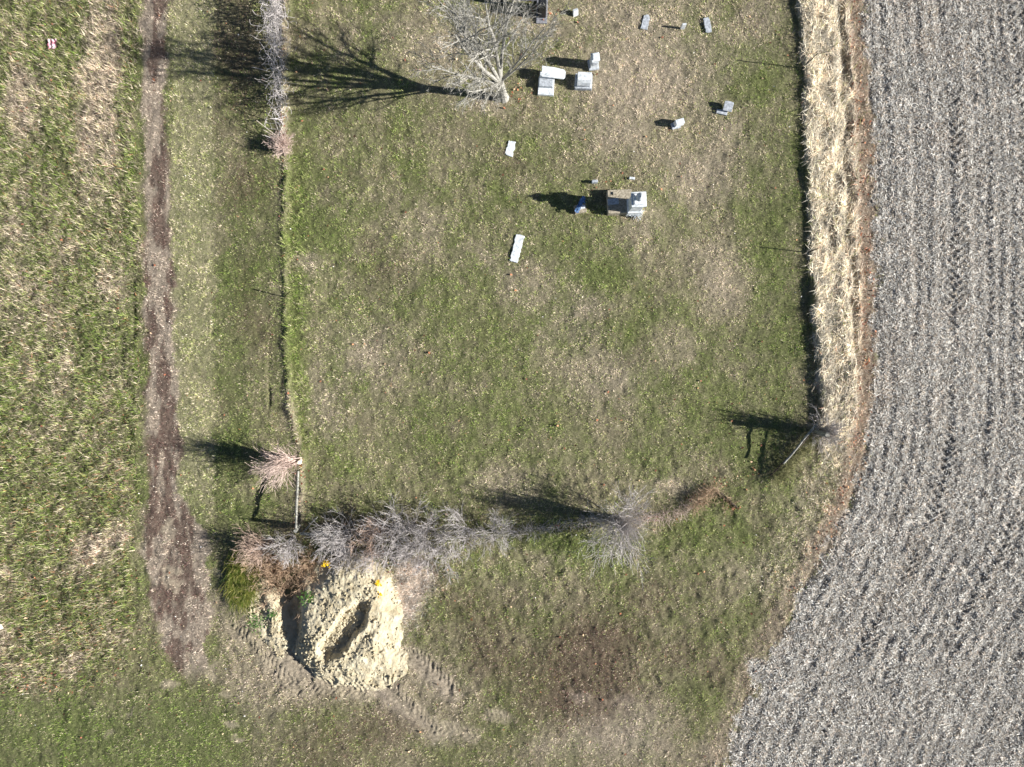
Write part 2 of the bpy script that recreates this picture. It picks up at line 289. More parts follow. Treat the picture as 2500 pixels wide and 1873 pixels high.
# ------------------------------------------------------------------ mesh helpers
def tag(o, label=None, cat=None, group=None, kind=None):
    for k, v in (('label', label), ('category', cat), ('group', group), ('kind', kind)):
        if v: o[k] = v
    return o
def empty(name, loc, label, cat, group=None, rz=0):
    o = bpy.data.objects.new(name, None); COL.objects.link(o); o.location = loc; o.rotation_euler = (0, 0, rz); o.empty_display_size = .2
    return tag(o, label, cat, group)
def np_mesh(name, V, F, mat, tint=None, parent=None, smooth=False):
    me = bpy.data.meshes.new(name); V = np.ascontiguousarray(V, np.float32); F = np.ascontiguousarray(F, np.int32); k = F.shape[1]
    me.vertices.add(len(V)); me.vertices.foreach_set('co', V.ravel())
    me.loops.add(F.size); me.loops.foreach_set('vertex_index', F.ravel())
    me.polygons.add(len(F)); me.polygons.foreach_set('loop_start', np.arange(len(F), dtype=np.int32)*k)
    try: me.polygons.foreach_set('loop_total', np.full(len(F), k, np.int32))
    except Exception: pass
    if smooth: me.polygons.foreach_set('use_smooth', np.ones(len(F), bool))
    me.update(calc_edges=True)
    if tint is not None:
        a = me.color_attributes.new('tint', 'FLOAT_COLOR', 'POINT'); a.data.foreach_set('color', np.hstack([tint, np.ones((len(tint), 1))]).astype(np.float32).ravel())
    me.materials.append(mat); o = bpy.data.objects.new(name, me); COL.objects.link(o)
    if parent: o.parent = parent
    return o
class MB:
    def __init__(s): s.v = []; s.f = []
    def box(s, c, size, rz=0, taper=1.0, tilt=(0, 0)):
        """box standing on c (bottom centre); taper scales the top"""
        sx, sy, sz = size; m = Matrix.Rotation(rz, 4, 'Z') @ Matrix.Rotation(tilt[0], 4, 'X') @ Matrix.Rotation(tilt[1], 4, 'Y'); n = len(s.v)
        for z, t in ((0, 1), (sz, taper)):
            for a, b in ((-1,-1),(1,-1),(1,1),(-1,1)): s.v.append(Vector(c)+m@Vector((a*sx/2*t, b*sy/2*t, z)))
        for q in ((3,2,1,0),(4,5,6,7),(0,1,5,4),(1,2,6,5),(2,3,7,6),(3,0,4,7)): s.f.append([n+i for i in q])
    def prism(s, outline, z0, z1, M4):
        n = len(s.v); k = len(outline)
        for z in (z0, z1):
            for p in outline: s.v.append(M4@Vector((p[0], p[1], z)))
        s.f.append([n+i for i in reversed(range(k))]); s.f.append([n+k+i for i in range(k)])
        for i in range(k): j = (i+1) % k; s.f.append([n+i, n+j, n+k+j, n+k+i])
    def tube(s, pts, rad, sides=5):
        n = len(s.v); k = len(pts)
        for i, p in enumerate(pts):
            d = (pts[min(i+1, k-1)]-pts[max(i-1, 0)]).normalized(); a = d.orthogonal().normalized() if i == 0 else (a-d*a.dot(d)).normalized(); b = d.cross(a)
            for j in range(sides):
                t = 2*math.pi*j/sides; s.v.append(p+(a*math.cos(t)+b*math.sin(t))*rad[i])
        for i in range(k-1):
            for j in range(sides): q = (j+1) % sides; s.f.append([n+i*sides+j, n+i*sides+q, n+(i+1)*sides+q, n+(i+1)*sides+j])
        s.f.append([n+j for j in reversed(range(sides))]); s.f.append([n+(k-1)*sides+j for j in range(sides)])
    def lathe(s, c, prof, sides=16):
        n = len(s.v)
        for r, z in prof:
            for j in range(sides): t = 2*math.pi*j/sides; s.v.append(Vector(c)+Vector((r*math.cos(t), r*math.sin(t), z)))
        for i in range(len(prof)-1):
            for j in range(sides): q = (j+1) % sides; s.f.append([n+i*sides+j, n+i*sides+q, n+(i+1)*sides+q, n+(i+1)*sides+j])
        s.f.append([n+j for j in reversed(range(sides))]); s.f.append([n+(len(prof)-1)*sides+j for j in range(sides)])
    def build(s, name, mat, parent=None, bevel=0, smooth=False, loc=None):
        me = bpy.data.meshes.new(name); off = Vector(loc) if loc is not None else Vector((0, 0, 0))
        me.from_pydata([tuple(v-off) for v in s.v], [], s.f); me.materials.append(mat); me.update()
        if smooth: me.polygons.foreach_set('use_smooth', [True]*len(me.polygons))
        o = bpy.data.objects.new(name, me); COL.objects.link(o); o.location = off
        if parent: o.parent = parent
        if bevel:
            b = o.modifiers.new('bevel', 'BEVEL'); b.width = bevel; b.segments = 2; b.limit_method = 'ANGLE'; b.angle_limit = R(40)
        return o
def hz(px, py):
    p = PX(px, py); return float(height(np.array([p.x]), np.array([p.y]))[0])
def GP(px, py, z=0):
    p = PX(px, py); p.z = hz(px, py)+z; return p

# ------------------------------------------------------------------ ground sheet (fine in view, reaching the horizon)
xa = np.concatenate([[-2500,-900,-300,-120,-60,-42], np.arange(-34, 34.01, .075), [42,60,120,300,900,2500]])
ya = np.concatenate([[-2500,-900,-300,-120,-60,-36], np.arange(-26.5, 26.51, .075), [36,60,120,300,900,2500]])
GX, GY = np.meshgrid(xa, ya); gx, gy = GX.ravel(), GY.ravel()
gz = height(gx, gy); w, zm = zones(gx, gy)
fd = np.exp(-np.clip(np.maximum(np.abs(gx)-34, np.abs(gy)-26.5), 0, None)/20); gz = gz*fd
soil = lin((86,77,64)); gcol = (w@PAL)*.50+soil*.18
gcol[:] = gcol*(1+.25*fbm(gx/.12, gy/.12, 130, 2)[:,None])
nx, ny = len(xa), len(ya); ii = (np.arange(ny-1)[:,None]*nx+np.arange(nx-1)[None,:]).ravel()
F = np.stack([ii, ii+1, ii+nx+1, ii+nx], 1)
tag(np_mesh('ground', np.stack([gx, gy, gz], 1), F, M['ground'], gcol, smooth=True), kind='structure')
del GX, GY, gx, gy, gz, w, zm, gcol

# ------------------------------------------------------------------ blades: every sward is one mass
PILE_C, PILE_R = (815, 1515), (150, 130)
def in_pile(px, py): 
    return blob(px, py, 800, 1505, 150, 132, -35) > .42
def sward(name, n, where, length, width, tiltr, label, flat=False, dirang=None, seed=1, dark=1.0, x0=-31.5, x1=31.5, y0=-24.5, y1=24.5, lift=0, ragged=.5, clump=1.0):
    g = np.random.default_rng(seed)
    X = g.uniform(x0, x1, n); Y = g.uniform(y0, y1, n)
    w, z = zones(X, Y); keep = g.random(n) < where(z, X, Y); X, Y, w = X[keep], Y[keep], w[keep]; z = {k: v[keep] for k, v in z.items()}
    n = len(X); c = np.cumsum(w, 1); pick = np.minimum((g.random(n)[:,None] > c).sum(1), NP-1)
    col = PAL[pick]*(.72+.56*g.random(n))[:,None]*dark; col = col*.86+(w@PAL)*.14
    Z = height(X, Y)+lift
    L = length(z)*(1-ragged+2*ragged*g.random(n)**1.3); W = width*(.6+.8*g.random(n))
    az = g.uniform(0, 2*math.pi, n) if dirang is None else dirang(z, g, n)
    ti = R(tiltr[0])+g.random(n)*R(tiltr[1]-tiltr[0])       # angle above the ground
    cl = clump*fbm(X/.15, Y/.15, 150+seed, 2)+clump*.6*fbm(X/.45, Y/.45, 160+seed, 2); col = col*np.clip(1+1.25*cl+.25*(g.random(n)-.5), .35, 1.65)[:,None]; L = L*np.clip(1+1.4*cl, .5, 1.45)
    dx, dy = np.cos(az), np.sin(az); sx, sy = -dy*W/2, dx*W/2
    hl = L*np.cos(ti); vl = L*np.sin(ti)
    if flat:     # a straw: thin quad lying on the ground
        e = g.uniform(0, .03, n)
        V = np.stack([np.stack([X-sx, Y-sy, Z+e], 1), np.stack([X+sx, Y+sy, Z+e+W*.3], 1), np.stack([X+dx*hl+sx, Y+dy*hl+sy, Z+e+vl+W*.3], 1), np.stack([X+dx*hl-sx, Y+dy*hl-sy, Z+e+vl], 1)], 1).reshape(-1, 3); k = 4
    else:
        V = np.stack([np.stack([X-sx, Y-sy, Z-.01], 1), np.stack([X+sx, Y+sy, Z-.01+W*.2], 1), np.stack([X+dx*hl, Y+dy*hl, Z+vl], 1)], 1).reshape(-1, 3); k = 3
    o = np_mesh(name, V, np.arange(n*k).reshape(n, k), M['blade'], np.repeat(col, k, 0))
    return tag(o, label, 'grass' if 'grass' in name or 'turf' in name else name.split('_')[-1], None, 'stuff')
def ok(z): return ~in_pile(z['px'], z['py'])
bare = lambda z: np.clip(1-.8*np.clip(z['dt'], 0, 1)-.45*np.clip(z['pk']*.5, 0, 1)-.6*np.clip(z['cly'], 0, 1), .08, 1)
sward('lawn_grass', 1650000, lambda z, X, Y: (1-z['past'])*(1-z['field'])*(1-z['tall'])*ok(z)*bare(z)*(1-.35*z['track']),
      lambda z: .092+.08*z['lg']+.07*z['cr'], .022, (10, 55), 'short mown mixed green and dry turf of the burial ground', seed=1)
sward('pasture_grass', 340000, lambda z, X, Y: z['past']*(1-z['bl'])*bare(z), lambda z: .21+0*z['px'], .027, (15, 65), 'rough longer pasture grass along the left side', x1=-19, seed=2)
sward('straw_grass', 130000, lambda z, X, Y: z['tall'], lambda z: .34+0*z['px'], .026, (8, 50), 'tall straw coloured grass leaning along the right fence', x0=14, x1=22.5, seed=3,
      dirang=lambda z, g, n: g.normal(R(250), .75, n)+math.pi*(g.random(n) < .35))
sward('crop_residue', 560000, lambda z, X, Y: z['field'], lambda z: .13+0*z['px'], .018, (0, 28), 'grey chopped stalk residue covering the harvested field', flat=True, x0=9, seed=4, clump=.42)
sward('edge_grass', 70000, lambda z, X, Y: np.clip(np.exp(-((z['f_l']-6)/8)**2)*(z['py'] < 1290)*(1-np.clip(z['past'], 0, 1)) + z['cr']*.8+z['lg']*.5, 0, 1), lambda z: .26+0*z['px'], .02, (25, 75),
      'longer uncut grass along the fence lines', x0=-14, x1=20, seed=5)
sward('grey_weeds', 60000, lambda z, X, Y: z['gw'], lambda z: .22+0*z['px'], .014, (10, 60), 'low grey dead weeds beside the dirt pile', x0=-8, x1=-3, y0=-15, y1=-8, seed=6)

# ------------------------------------------------------------------ fallen leaves and pale flecks
def leaves(name, n, dens, cols, size, label, seed):
    g = np.random.default_rng(seed); X = g.uniform(-31, 31, n); Y = g.uniform(-24, 24, n); x = X*S+1250; y = 936.5-Y*S
    k = g.random(n) < dens(x, y, X, Y); X, Y = X[k], Y[k]; n = len(X); Z = height(X, Y)+.05+g.random(n)*.05
    a = g.uniform(0, 6.28, n); s = size*(.6+.8*g.random(n)); t = g.normal(0, .5, (n, 2))
    q = []
    for j in range(5):
        r = s*(1.0 if j % 2 == 0 else .62)/2; b = a+j*2*math.pi/5; ux, uy = r*np.cos(b), r*np.sin(b); q.append(np.stack([X+ux, Y+uy, Z+ux*t[:,0]+uy*t[:,1]], 1))
    V = np.stack(q, 1).reshape(-1, 3); C = np.array([lin(c) for c in cols])[g.integers(0, len(cols), n)]*(.7+.6*g.random(n))[:,None]
    return tag(np_mesh(name, V, np.arange(n*5).reshape(n, 5), M['blade'], np.repeat(C, 5, 0)), label, 'leaves', None, 'stuff')
def ld(x, y, X, Y):
    f = .006+0*x+.10*sm(0,1,fbm(X/.5, Y/.5, 140)*2-.2)*(x < 340)*(y < 1660)*(.25+sm(850, 1150, y))
    f += .10*np.exp(-((x-fl(np.minimum(y, 1290))-9)/9)**2)*((y < 440)+(y > 950))*(y < 1290)
    f += .5*np.exp(-((x-ed(y)+22)/20)**2)*(1-sm(1230, 1500, y))*np.clip(.55+2.2*fbm(X/.5, Y/.7, 141), 0, 1)
    for c in [(1750,1180,24,12,1),(1700,1215,20,9,1),(1790,1240,16,7,1),(1840,1150,20,12,.6),(935,1420,14,60,.9),(905,1375,40,20,.5),(960,1500,14,40,.6),(1000,1380,40,25,.3),(1260,160,40,20,.15),(1240,230,70,22,.25),(1310,30,50,30,.35),(1360,193,16,6,.9),
              (1120,1400,26,9,.7),(1620,1265,30,5,.6),(1400,1283,50,4,.7),(735,1170,16,50,.5),(692,330,10,50,.5),(1480,452,40,12,.12),(700,1385,90,20,.15),(90,1680,60,20,.5),(1450,1640,60,50,.02)]:
        f = f+c[4]*blob(x, y, *c[:4])
    return np.clip(f*(1-sm(0, 30, x-ed(y))), 0, 1)*.9
leaves('fallen_leaves', 120000, ld, [(190,130,98),(168,108,82),(202,156,118),(146,98,80),(222,188,154),(130,82,66)], .11, 'scattered rusty brown fallen leaves on the turf', 31)
leaves('pale_fragments', 9000, lambda x, y, X, Y: .03+.10*(x < 600)*(y > 1200)*(y < 1800), [(236,228,214),(244,242,238),(216,196,160)], .07, 'tiny pale scraps and bleached leaves lying in the grass', 32)

# ------------------------------------------------------------------ woody plants
def grow(mb, p, d, L, r, lev, maxlev, nch, spread, up=.1, wander=.22, rmin=.007, tw=None, sides=(8,6,4,3,3,3), seglen=.28, first=.3, shrink=(.5,.75)):
    nseg = max(2, int(L/seglen)+1); pts = [p.copy()]; dd = d.normalized(); q = p.copy(); r1 = max(rmin, r*.28)
    dirs = []
    for i in range(nseg):
        dd = (dd+Vector((rnd.gauss(0, wander), rnd.gauss(0, wander), rnd.gauss(0, wander)+up))*(.5 if lev == 0 else 1)*.5).normalized()
        q = q+dd*(L/nseg); pts.append(q.copy()); dirs.append(dd.copy())
    rad = [r+(r1-r)*(i/nseg)**.8 for i in range(nseg+1)]
    (mb if lev < 2 or tw is None else tw).tube(pts, rad, sides[min(lev, 5)])
    if lev >= maxlev: return
    n = nch[min(lev, len(nch)-1)]
    for c in range(n):
        t = first+(1-first)*(c+rnd.random())/n; i = min(int(t*nseg), nseg-1); b = pts[i].lerp(pts[i+1], t*nseg-i); base = dirs[i]
        o = base.orthogonal().normalized(); o.rotate(Matrix.Rotation(rnd.uniform(0, 6.283), 3, base)); a = R(rnd.uniform(*spread))
        nd = base*math.cos(a)+o*math.sin(a)
        grow(mb, b, nd, L*rnd.uniform(*shrink)*(1.1-.45*t), max(rmin, rad[i]*.62), lev+1, maxlev, nch, spread, up, wander, rmin, tw, sides, seglen, .15, shrink)
def bush(name, px, py, h, rad, n, mat, label, cat, group=None, lean=(0, 0), tilt=(5, 50), nch=(5, 4), maxlev=2, r0=.02, rmin=.007, up=.06, wander=.3, bare=.2, core=None):
    mb = MB(); base = GP(px, py, -.02)
    for i in range(n):
        a = rnd.uniform(0, 6.283); t = R(rnd.uniform(*tilt)); d = Vector((math.sin(t)*math.cos(a)+lean[0], math.sin(t)*math.sin(a)+lean[1], math.cos(t)))
        off = Vector((rnd.gauss(0, 1)*rad, rnd.gauss(0, 1)*rad, 0))
        grow(mb, base+off, d, h*rnd.uniform(.7, 1.15), r0*rnd.uniform(.6, 1.2), 1, 1+maxlev, (0,)+tuple(nch), (18, 50), up, wander, rmin, None, seglen=.22, first=bare)
    if core:
        for i in range(core[0]):
            a = rnd.uniform(0, 6.283); t = R(abs(rnd.gauss(0, core[2]))); d = Vector((math.sin(t)*math.cos(a)+core[3][0], math.sin(t)*math.sin(a)+core[3][1], math.cos(t)))
            grow(mb, base+Vector((rnd.gauss(0, .10), rnd.gauss(0, .10), 0)), d, core[1]*rnd.uniform(.55, 1.05), .035*rnd.uniform(.6, 1.1), 1, 2, (0, 5), (10, 28), .08, .12, .008, None, seglen=.3, first=.3)
    return tag(mb.build(name, mat, loc=base), label, cat, group)

# big bare tree
tb = GP(1228, 240); tree = empty('bare_tree', tb, 'large bare grey deciduous tree casting a long shadow over the fence', 'tree')
tr, cr = MB(), MB()
fk = Vector((-.14, .02, 2.1)); tr.tube([Vector((.05,.0,-.15)), Vector((.02,.0,.25)), Vector((-.05,.02,1.1)), fk], [.36,.25,.21,.20], 10)
limbs = [((-.24,-.02,1), 6.8, .13, 6), ((.02,.20,1), 7.0, .13, 7), ((.14,.50,1), 5.8, .12, 6), ((-.16,.06,1), 7.0, .12, 5), ((-.30,-.62,.80), 4.8, .09, 5), ((-.66,-.20,.55), 4.4, .09, 5), ((.55,.02,.75), 3.8, .07, 4), ((-.50,.42,.90), 5.8, .10, 6), ((.15,-.48,.75), 3.2, .06, 4), ((.42,.34,.9), 4.8, .08, 5)]
for d, L, r, nn in limbs:
    grow(tr, fk+Vector((0, 0, rnd.uniform(-.35, .0))), Vector(d), L, r, 0, 3, (nn+6, 7, 5), (18, 50), .04, .20, .0062, cr, first=.25, seglen=.38, shrink=(.34, .52))
tr.build('trunk', M['bark'], tree); cr.build('crown', M['bark'], tree)

# small trees and bushes on the fence lines
bush('leaning_tree', 727, 1122, 2.0, .05, 24, M['bark6'], 'pale many-stemmed leafless tree leaning out from the left fence corner', 'tree', None, (-.50, -.20), (0, 34), (5, 4), 2, .018, .0062, .02, .2, core=(34, 2.7, 3.5, (-.10,.04)))
bush('round_bush', 1504, 1268, 2.9, .12, 34, M['bark2'], 'round leafless grey bush standing alone on the lower fence line', 'bush', None, (.05, -.10), (12, 48), (6, 4), 2, .014, .0065, .05, .22, core=(46, 3.6, 3.2, (.0,.09)))
HG = 'leafless bushes of the hedge above the dirt pile'
hedge = [
 ('bramble_bush', 668, 1322, 1.6, .10, 26, 'bark3', 'reddish tan leafless bush fanning out at the left end of the hedge', (-1.1,-.15), (0, 40)),
 ('bramble_bush', 716, 1312, 1.5, .12, 20, 'bark2', 'grey brown leafless bush over the fence corner post', (-.45,-.5), (0, 50)),
 ('hedge_bush', 852, 1296, 1.9, .14, 26, 'bark2', 'broad grey leafless bush just right of the fallen grey rail', (-.45,-.3), (5, 60)),
 ('hedge_bush', 915, 1300, 1.6, .14, 18, 'bark3', 'brownish grey leafless bush in the thick of the hedge above the bare clay', (.0,-.1), (5, 60)),
 ('hedge_bush', 975, 1290, 2.1, .10, 26, 'bark2', 'tallest grey leafless bush in the middle of the hedge', (-.05,.0), (5, 58)),
 ('hedge_bush', 1040, 1296, 1.8, .10, 20, 'bark2', 'upright grey leafless bush right of the tallest hedge bush', (.0,.0), (5, 52)),
 ('hedge_bush', 1142, 1292, 1.8, .10, 22, 'bark2', 'wide low grey leafless bush, second from the right end of the hedge', (-.1,.0), (10, 62)),
 ('hedge_bush', 1208, 1294, 1.4, .08, 16, 'bark2', 'small grey leafless bush closing the right end of the hedge', (.1,.0), (5, 55)),
 ('hedge_bush', 860, 1345, 1.3, .22, 24, 'bark2', 'lower grey leafless bush between the rail and the orange leaves', (-.3,-.35), (10, 65)),
 ('hedge_bush', 935, 1352, 1.3, .24, 22, 'bark2', 'grey purple leafless bush directly above the top of the clay pile', (-.2,-.35), (10, 65)),
 ('hedge_bush', 1010, 1345, 1.3, .25, 24, 'bark2', 'hazy grey leafless bush above the grey weeds', (-.1,-.3), (10, 65)),
 ('hedge_bush', 1085, 1338, 1.2, .22, 22, 'bark2', 'fine twigged pale bush on the lower right side of the hedge', (.0,-.3), (10, 65)),
]
for nm, x, y, h, r, n, mt, lb, le, tl in hedge: bush(nm, x, y, h, r, int(n*.8), M[mt], lb, 'bush', HG, le, tl, (6, 5), 2, .017, .0058)
BG = 'low dead brambles above the dirt pile'
for x, y, h, lb in [(640,1372,.9,'tangle of brown brambles over the green grass clump'), (700,1380,.8,'brown bramble tangle left of the small yellow leaves'), (765,1385,.8,'tan bramble tangle holding the small yellow leaves'),
                 (665,1425,.8,'pale brown brambles hanging over the dark hollow'), (760,1440,.7,'greyish dry brambles spilling onto the upper left of the clay')]:
    bush('bramble', x, y, h, .42, 46, M['bark4'], lb, 'brambles', BG, (-.1,-.15), (25, 80), (4, 3), 2, .014, .007, -.05, .4)
bush('dead_bush', 697, 372, .85, .14, 40, M['bark6'], 'small dense pinkish tan dead bush on the upper left fence', 'bush', None, (-.15,.5), (0, 50), (5, 4), 2, .011, .006)
bush('twig_ball', 2002, 1052, 1.1, .14, 26, M['bark2'], 'ball of grey twigs around the right corner post', 'bush', None, (0, 0), (10, 75), (5, 4), 2, .012, .006, core=(34, 2.3, 7, (.0,.02)))
bush('small_shrub', 1775, 1228, .5, .2, 20, M['bark4'], 'low scrubby brown shrub beside the dark fallen branch', 'shrub', None, (0, 0), (25, 75), (3,), 1, .012, .007)

# vine thicket hanging on the upper left fence
mb = MB(); vb = GP(688, 80)
for i in range(900):
    y = rnd.uniform(-120, 255) if i < 760 else rnd.uniform(200, 345)
    hmax = 2.3 if y < 130 else (1.9 if y < 215 else 1.25); dens = 1 if y < 140 else (.45 if y < 230 else .35)
    if rnd.random() > dens: continue
    p = GP(float(fl(y))+rnd.gauss(0, 8), y, 0); p.z += rnd.uniform(.1, hmax)*rnd.random()**.3; d = Vector((rnd.gauss(0, .45), rnd.gauss(0, 1), rnd.gauss(0, .6))).normalized(); pts = [p.copy()]; q = p.copy()
    for k in range(rnd.randint(4, 8)):
        d = (d+Vector((rnd.gauss(0, .35)-(q.x-vb.x)*.5, rnd.gauss(0, .35), rnd.gauss(0, .35)-(q.z-hmax*.8)*.35))).normalized(); q = q+d*.2; q.z = min(max(q.z, .05), hmax+.2); pts.append(q.copy())
    mb.tube(pts, [.011]*len(pts), 3)
for i in range(16):
    y = rnd.uniform(-100, 360); pts = [GP(float(fl(y))+rnd.gauss(0, 6), y, -.1)]; t = rnd.uniform(-.5, .5)
    for k in range(1, 7): pts.append(pts[0]+Vector((rnd.gauss(0, .05)-.05*k, t*k*.25, k*(.33 if y < 200 else .2))))
    mb.tube(pts, [.025-.002*k for k in range(7)], 4)
tag(mb.build('vine_thicket', M['bark2'], loc=vb), 'long tangle of grey leafless vines hanging on the upper left fence', 'vines')
mb = MB(); b0 = GP(690, 345)
for dx, dy, z, L in ((-1.0,.75,.7,1.2), (-.9,.45,.55,1.0), (-1.1,.2,.5,.9), (-.7,-.1,.4,.8)):
    mb.tube([b0+Vector((0,0,.1)), b0+Vector((dx*.5, dy*.5, z*.7)), b0+Vector((dx*L, dy*L, z))], [.03,.024,.014], 5)
tag(mb.build('broken_branches', M['bark5'], loc=b0), 'pale broken branches sticking out left of the pinkish dead bush', 'branches')

def tangle(name, line, hs, n, mat, label, cat, wd=6, r_=.008, L=.16, group=None):
    mb = MB(); b0 = GP(*line[0]); cum = [0]
    for a, b in zip(line, line[1:]): cum.append(cum[-1]+math.hypot(b[0]-a[0], b[1]-a[1]))
    for i in range(n):
        t = rnd.random()*cum[-1]; k = max(j for j in range(len(cum)-1) if cum[j] <= t); f = (t-cum[k])/(cum[k+1]-cum[k]); x = line[k][0]+(line[k+1][0]-line[k][0])*f; y = line[k][1]+(line[k+1][1]-line[k][1])*f
        h = hs[0]+(hs[1]-hs[0])*t/cum[-1]; p = GP(x+rnd.gauss(0, wd), y+rnd.gauss(0, wd)); z0 = p.z; p.z += h*rnd.random()**.8*.9; pts = [p.copy()]; d = Vector((rnd.gauss(0, .6), rnd.gauss(0, .6), rnd.gauss(.4, .6))).normalized(); q = p.copy()
        for _ in range(4): d = (d+Vector((rnd.gauss(0, .3), rnd.gauss(0, .3), rnd.gauss(-.05, .3)))).normalized(); q = q+d*L; q.z = max(z0, min(q.z, z0+h*1.1)); pts.append(q.copy())
        mb.tube(pts, [r_, r_, r_*.9, r_*.8, r_*.5], 3)
    return tag(mb.build(name, mat, loc=b0), label, cat, group)
tangle('bramble', [(1986,1056),(1950,1100),(1912,1148),(1893,1172)], (.95,.55), 700, M['bark7'], 'dark weeds growing thickly under the slanting rails at the right corner', 'brambles', 5)
tangle('bramble', [(1690,1234),(1722,1205),(1748,1190)], (.55,.4), 300, M['bark4'], 'low dark brush with rusty leaves on the lower fence line', 'brambles', 6)
tangle('weed_row', [(1228,1300),(1330,1290),(1400,1276),(1480,1270)], (.5,.3), 330, M['bark2'], 'row of thin grey dead weeds on the fence between hedge and round bush', 'weeds', 5, .006)
tangle('weed_row', [(1545,1268),(1640,1256),(1690,1234)], (.3,.25), 260, M['bark6'], 'low pale dead weeds on the fence line right of the round bush', 'weeds', 6, .006)
# clump of tall green grass
g = np.random.default_rng(77); n = 5200; c0 = PX(592, 1425)
X = c0.x+g.normal(0, .30, n); Y = c0.y+.5+g.normal(0, .62, n); Z = height(X, Y); az = g.normal(R(-78), .5, n); L = g.uniform(.5, 1.1, n); ti = np.radians(g.uniform(25, 75, n)); W = g.uniform(.012, .024, n)
V = []
dx, dy = np.cos(az), np.sin(az)
for t, ww, dz in ((0, 1, 0), (.5, .8, .62), (1, .08, .55)):
    for sgn in (-1, 1): V.append(np.stack([X+dx*L*np.cos(ti)*t*1.2-sgn*dy*W*ww/2, Y+dy*L*np.cos(ti)*t*1.2+sgn*dx*W*ww/2, Z+L*np.sin(ti)*dz], 1))
V = np.stack(V, 1).reshape(-1, 3); bi = np.arange(n)[:,None]*6; F = np.concatenate([bi+np.array([[0,1,3,2]]), bi+np.array([[2,3,5,4]])])
cc = np.array([lin(c) for c in [(112,130,54),(168,164,84),(206,196,130),(84,100,44)]])[g.choice(4, n, p=[.35,.3,.12,.23])]
for_clump = np_mesh('grass_clump', V, F, M['blade'], np.repeat(cc, 6, 0)); tag(for_clump, 'tall arching green grass clump left of the dark hollow by the dirt pile', 'grass clump')

# ------------------------------------------------------------------ clay pile
def pile_h(x, y, X, Y):
    xw = x+fbm(X/.8, Y/.8, 200)*14; yw = y+fbm(X/.8, Y/.8, 201)*14
    m = 1.0*np.clip(1.45*blob(xw, yw, 835, 1515, 130, 125, 58)-.3, 0, 1)
    m += .62*np.clip(1.3*blob(xw, yw, 870, 1420, 75, 52, 10)-.2, 0, 1)
    m += .22*np.clip(1.3*blob(xw, yw, 900, 1600, 85, 60, 20)-.2, 0, 1)
    # sharp western brow and the furrows on top
    m = .88*np.tanh(m/.60)
    m *= sm(716, 746, xw-(yw-1500)*.12+34*blob(xw, yw, 720, 1610, 60, 40)-22*blob(xw, yw, 750, 1440, 60, 40))*.93+.07
    m -= .50*sm(.30, .62, blob(xw, yw, 846, 1532, 100, 34, -54))
    m -= .14*np.clip(1.25*blob(xw, yw, 886, 1558, 70, 11, -50)-.12, 0, 1)+.0*xw
    m += .42*np.clip(1.3*blob(xw, yw, 668, 1500, 22, 75, -18)-.25, 0, 1)*.5
    lump = fbm(X/.28, Y/.28, 205, 4); inside = np.clip(m*5, .15, 1)
    return m+lump*.05*inside+.045*np.abs(fbm(X/.11, Y/.11, 206, 2))*inside
def pile_mask(x, y, X, Y):
    xw = x+fbm(X/.7, Y/.7, 210)*22; yw = y+fbm(X/.7, Y/.7, 211)*22
    m = np.maximum(1.4*blob(xw, yw, 845, 1510, 135, 150), 1.2*blob(xw, yw, 660, 1500, 55, 110, -22)); return np.maximum(m, 1.2*blob(xw, yw, 900, 1620, 100, 70))
p0, p1 = PX(560, 1745), PX(1075, 1330); ax_, ay_ = np.arange(p0.x, p1.x, .032), np.arange(p0.y, p1.y, .032)
GX, GY = np.meshgrid(ax_, ay_); X, Y = GX.ravel(), GY.ravel(); x = X*S+1250; y = 936.5-Y*S
mk = pile_mask(x, y, X, Y); Z = height(X, Y)+pile_h(x, y, X, Y)-.10+.14*sm(.35, .6, mk)-.5*(1-sm(.12, .36, mk))
nx, ny = len(ax_), len(ay_); ii = (np.arange(ny-1)[:,None]*nx+np.arange(nx-1)[None,:]).ravel(); F = np.stack([ii, ii+1, ii+nx+1, ii+nx], 1); F = F[mk[ii] > .10]
tag(np_mesh('dirt_pile', np.stack([X, Y, Z], 1), F, M['clay'], smooth=False), 'heap of pale dry clay with a furrow scooped in its top below the hedge', 'dirt pile')
def pz(X, Y):
    x = X*S+1250; y = 936.5-Y*S; mk = pile_mask(x, y, X, Y); return height(X, Y)+pile_h(x, y, X, Y)-.10+.14*sm(.35, .6, mk)-.5*(1-sm(.12, .36, mk)), mk
g = np.random.default_rng(5); n = 9000; X = g.uniform(p0.x, p1.x, n); Y = g.uniform(p0.y, p1.y, n); x = X*S+1250; y = 936.5-Y*S; Z, mk = pz(X, Y)
dn = .22+1.6*blob(x, y, 838, 1545, 100, 34, -54)+.6*blob(x, y, 745, 1590, 60, 60)+.7*blob(x, y, 700, 1480, 25, 90); k = (mk > .4) & (g.random(n) < dn); X, Y, Z = X[k], Y[k], Z[k]; n = len(X); s = .018+.05*g.random(n)**3.0*1.6
dirs = np.array([(1,0,0),(0,1,0),(-1,0,0),(0,-1,0),(0,0,1),(0,0,-1)], float); Fo = np.array([(0,1,4),(1,2,4),(2,3,4),(3,0,4),(1,0,5),(2,1,5),(3,2,5),(0,3,5)])
V = dirs[None]*s[:,None,None]*(.6+.8*g.random((n, 6, 1))); a = g.uniform(0, 6.28, n); ca, sa = np.cos(a)[:,None], np.sin(a)[:,None]
V = np.stack([V[:,:,0]*ca-V[:,:,1]*sa+X[:,None], V[:,:,0]*sa+V[:,:,1]*ca+Y[:,None], V[:,:,2]+Z[:,None]+s[:,None]*.3], 2).reshape(-1, 3)
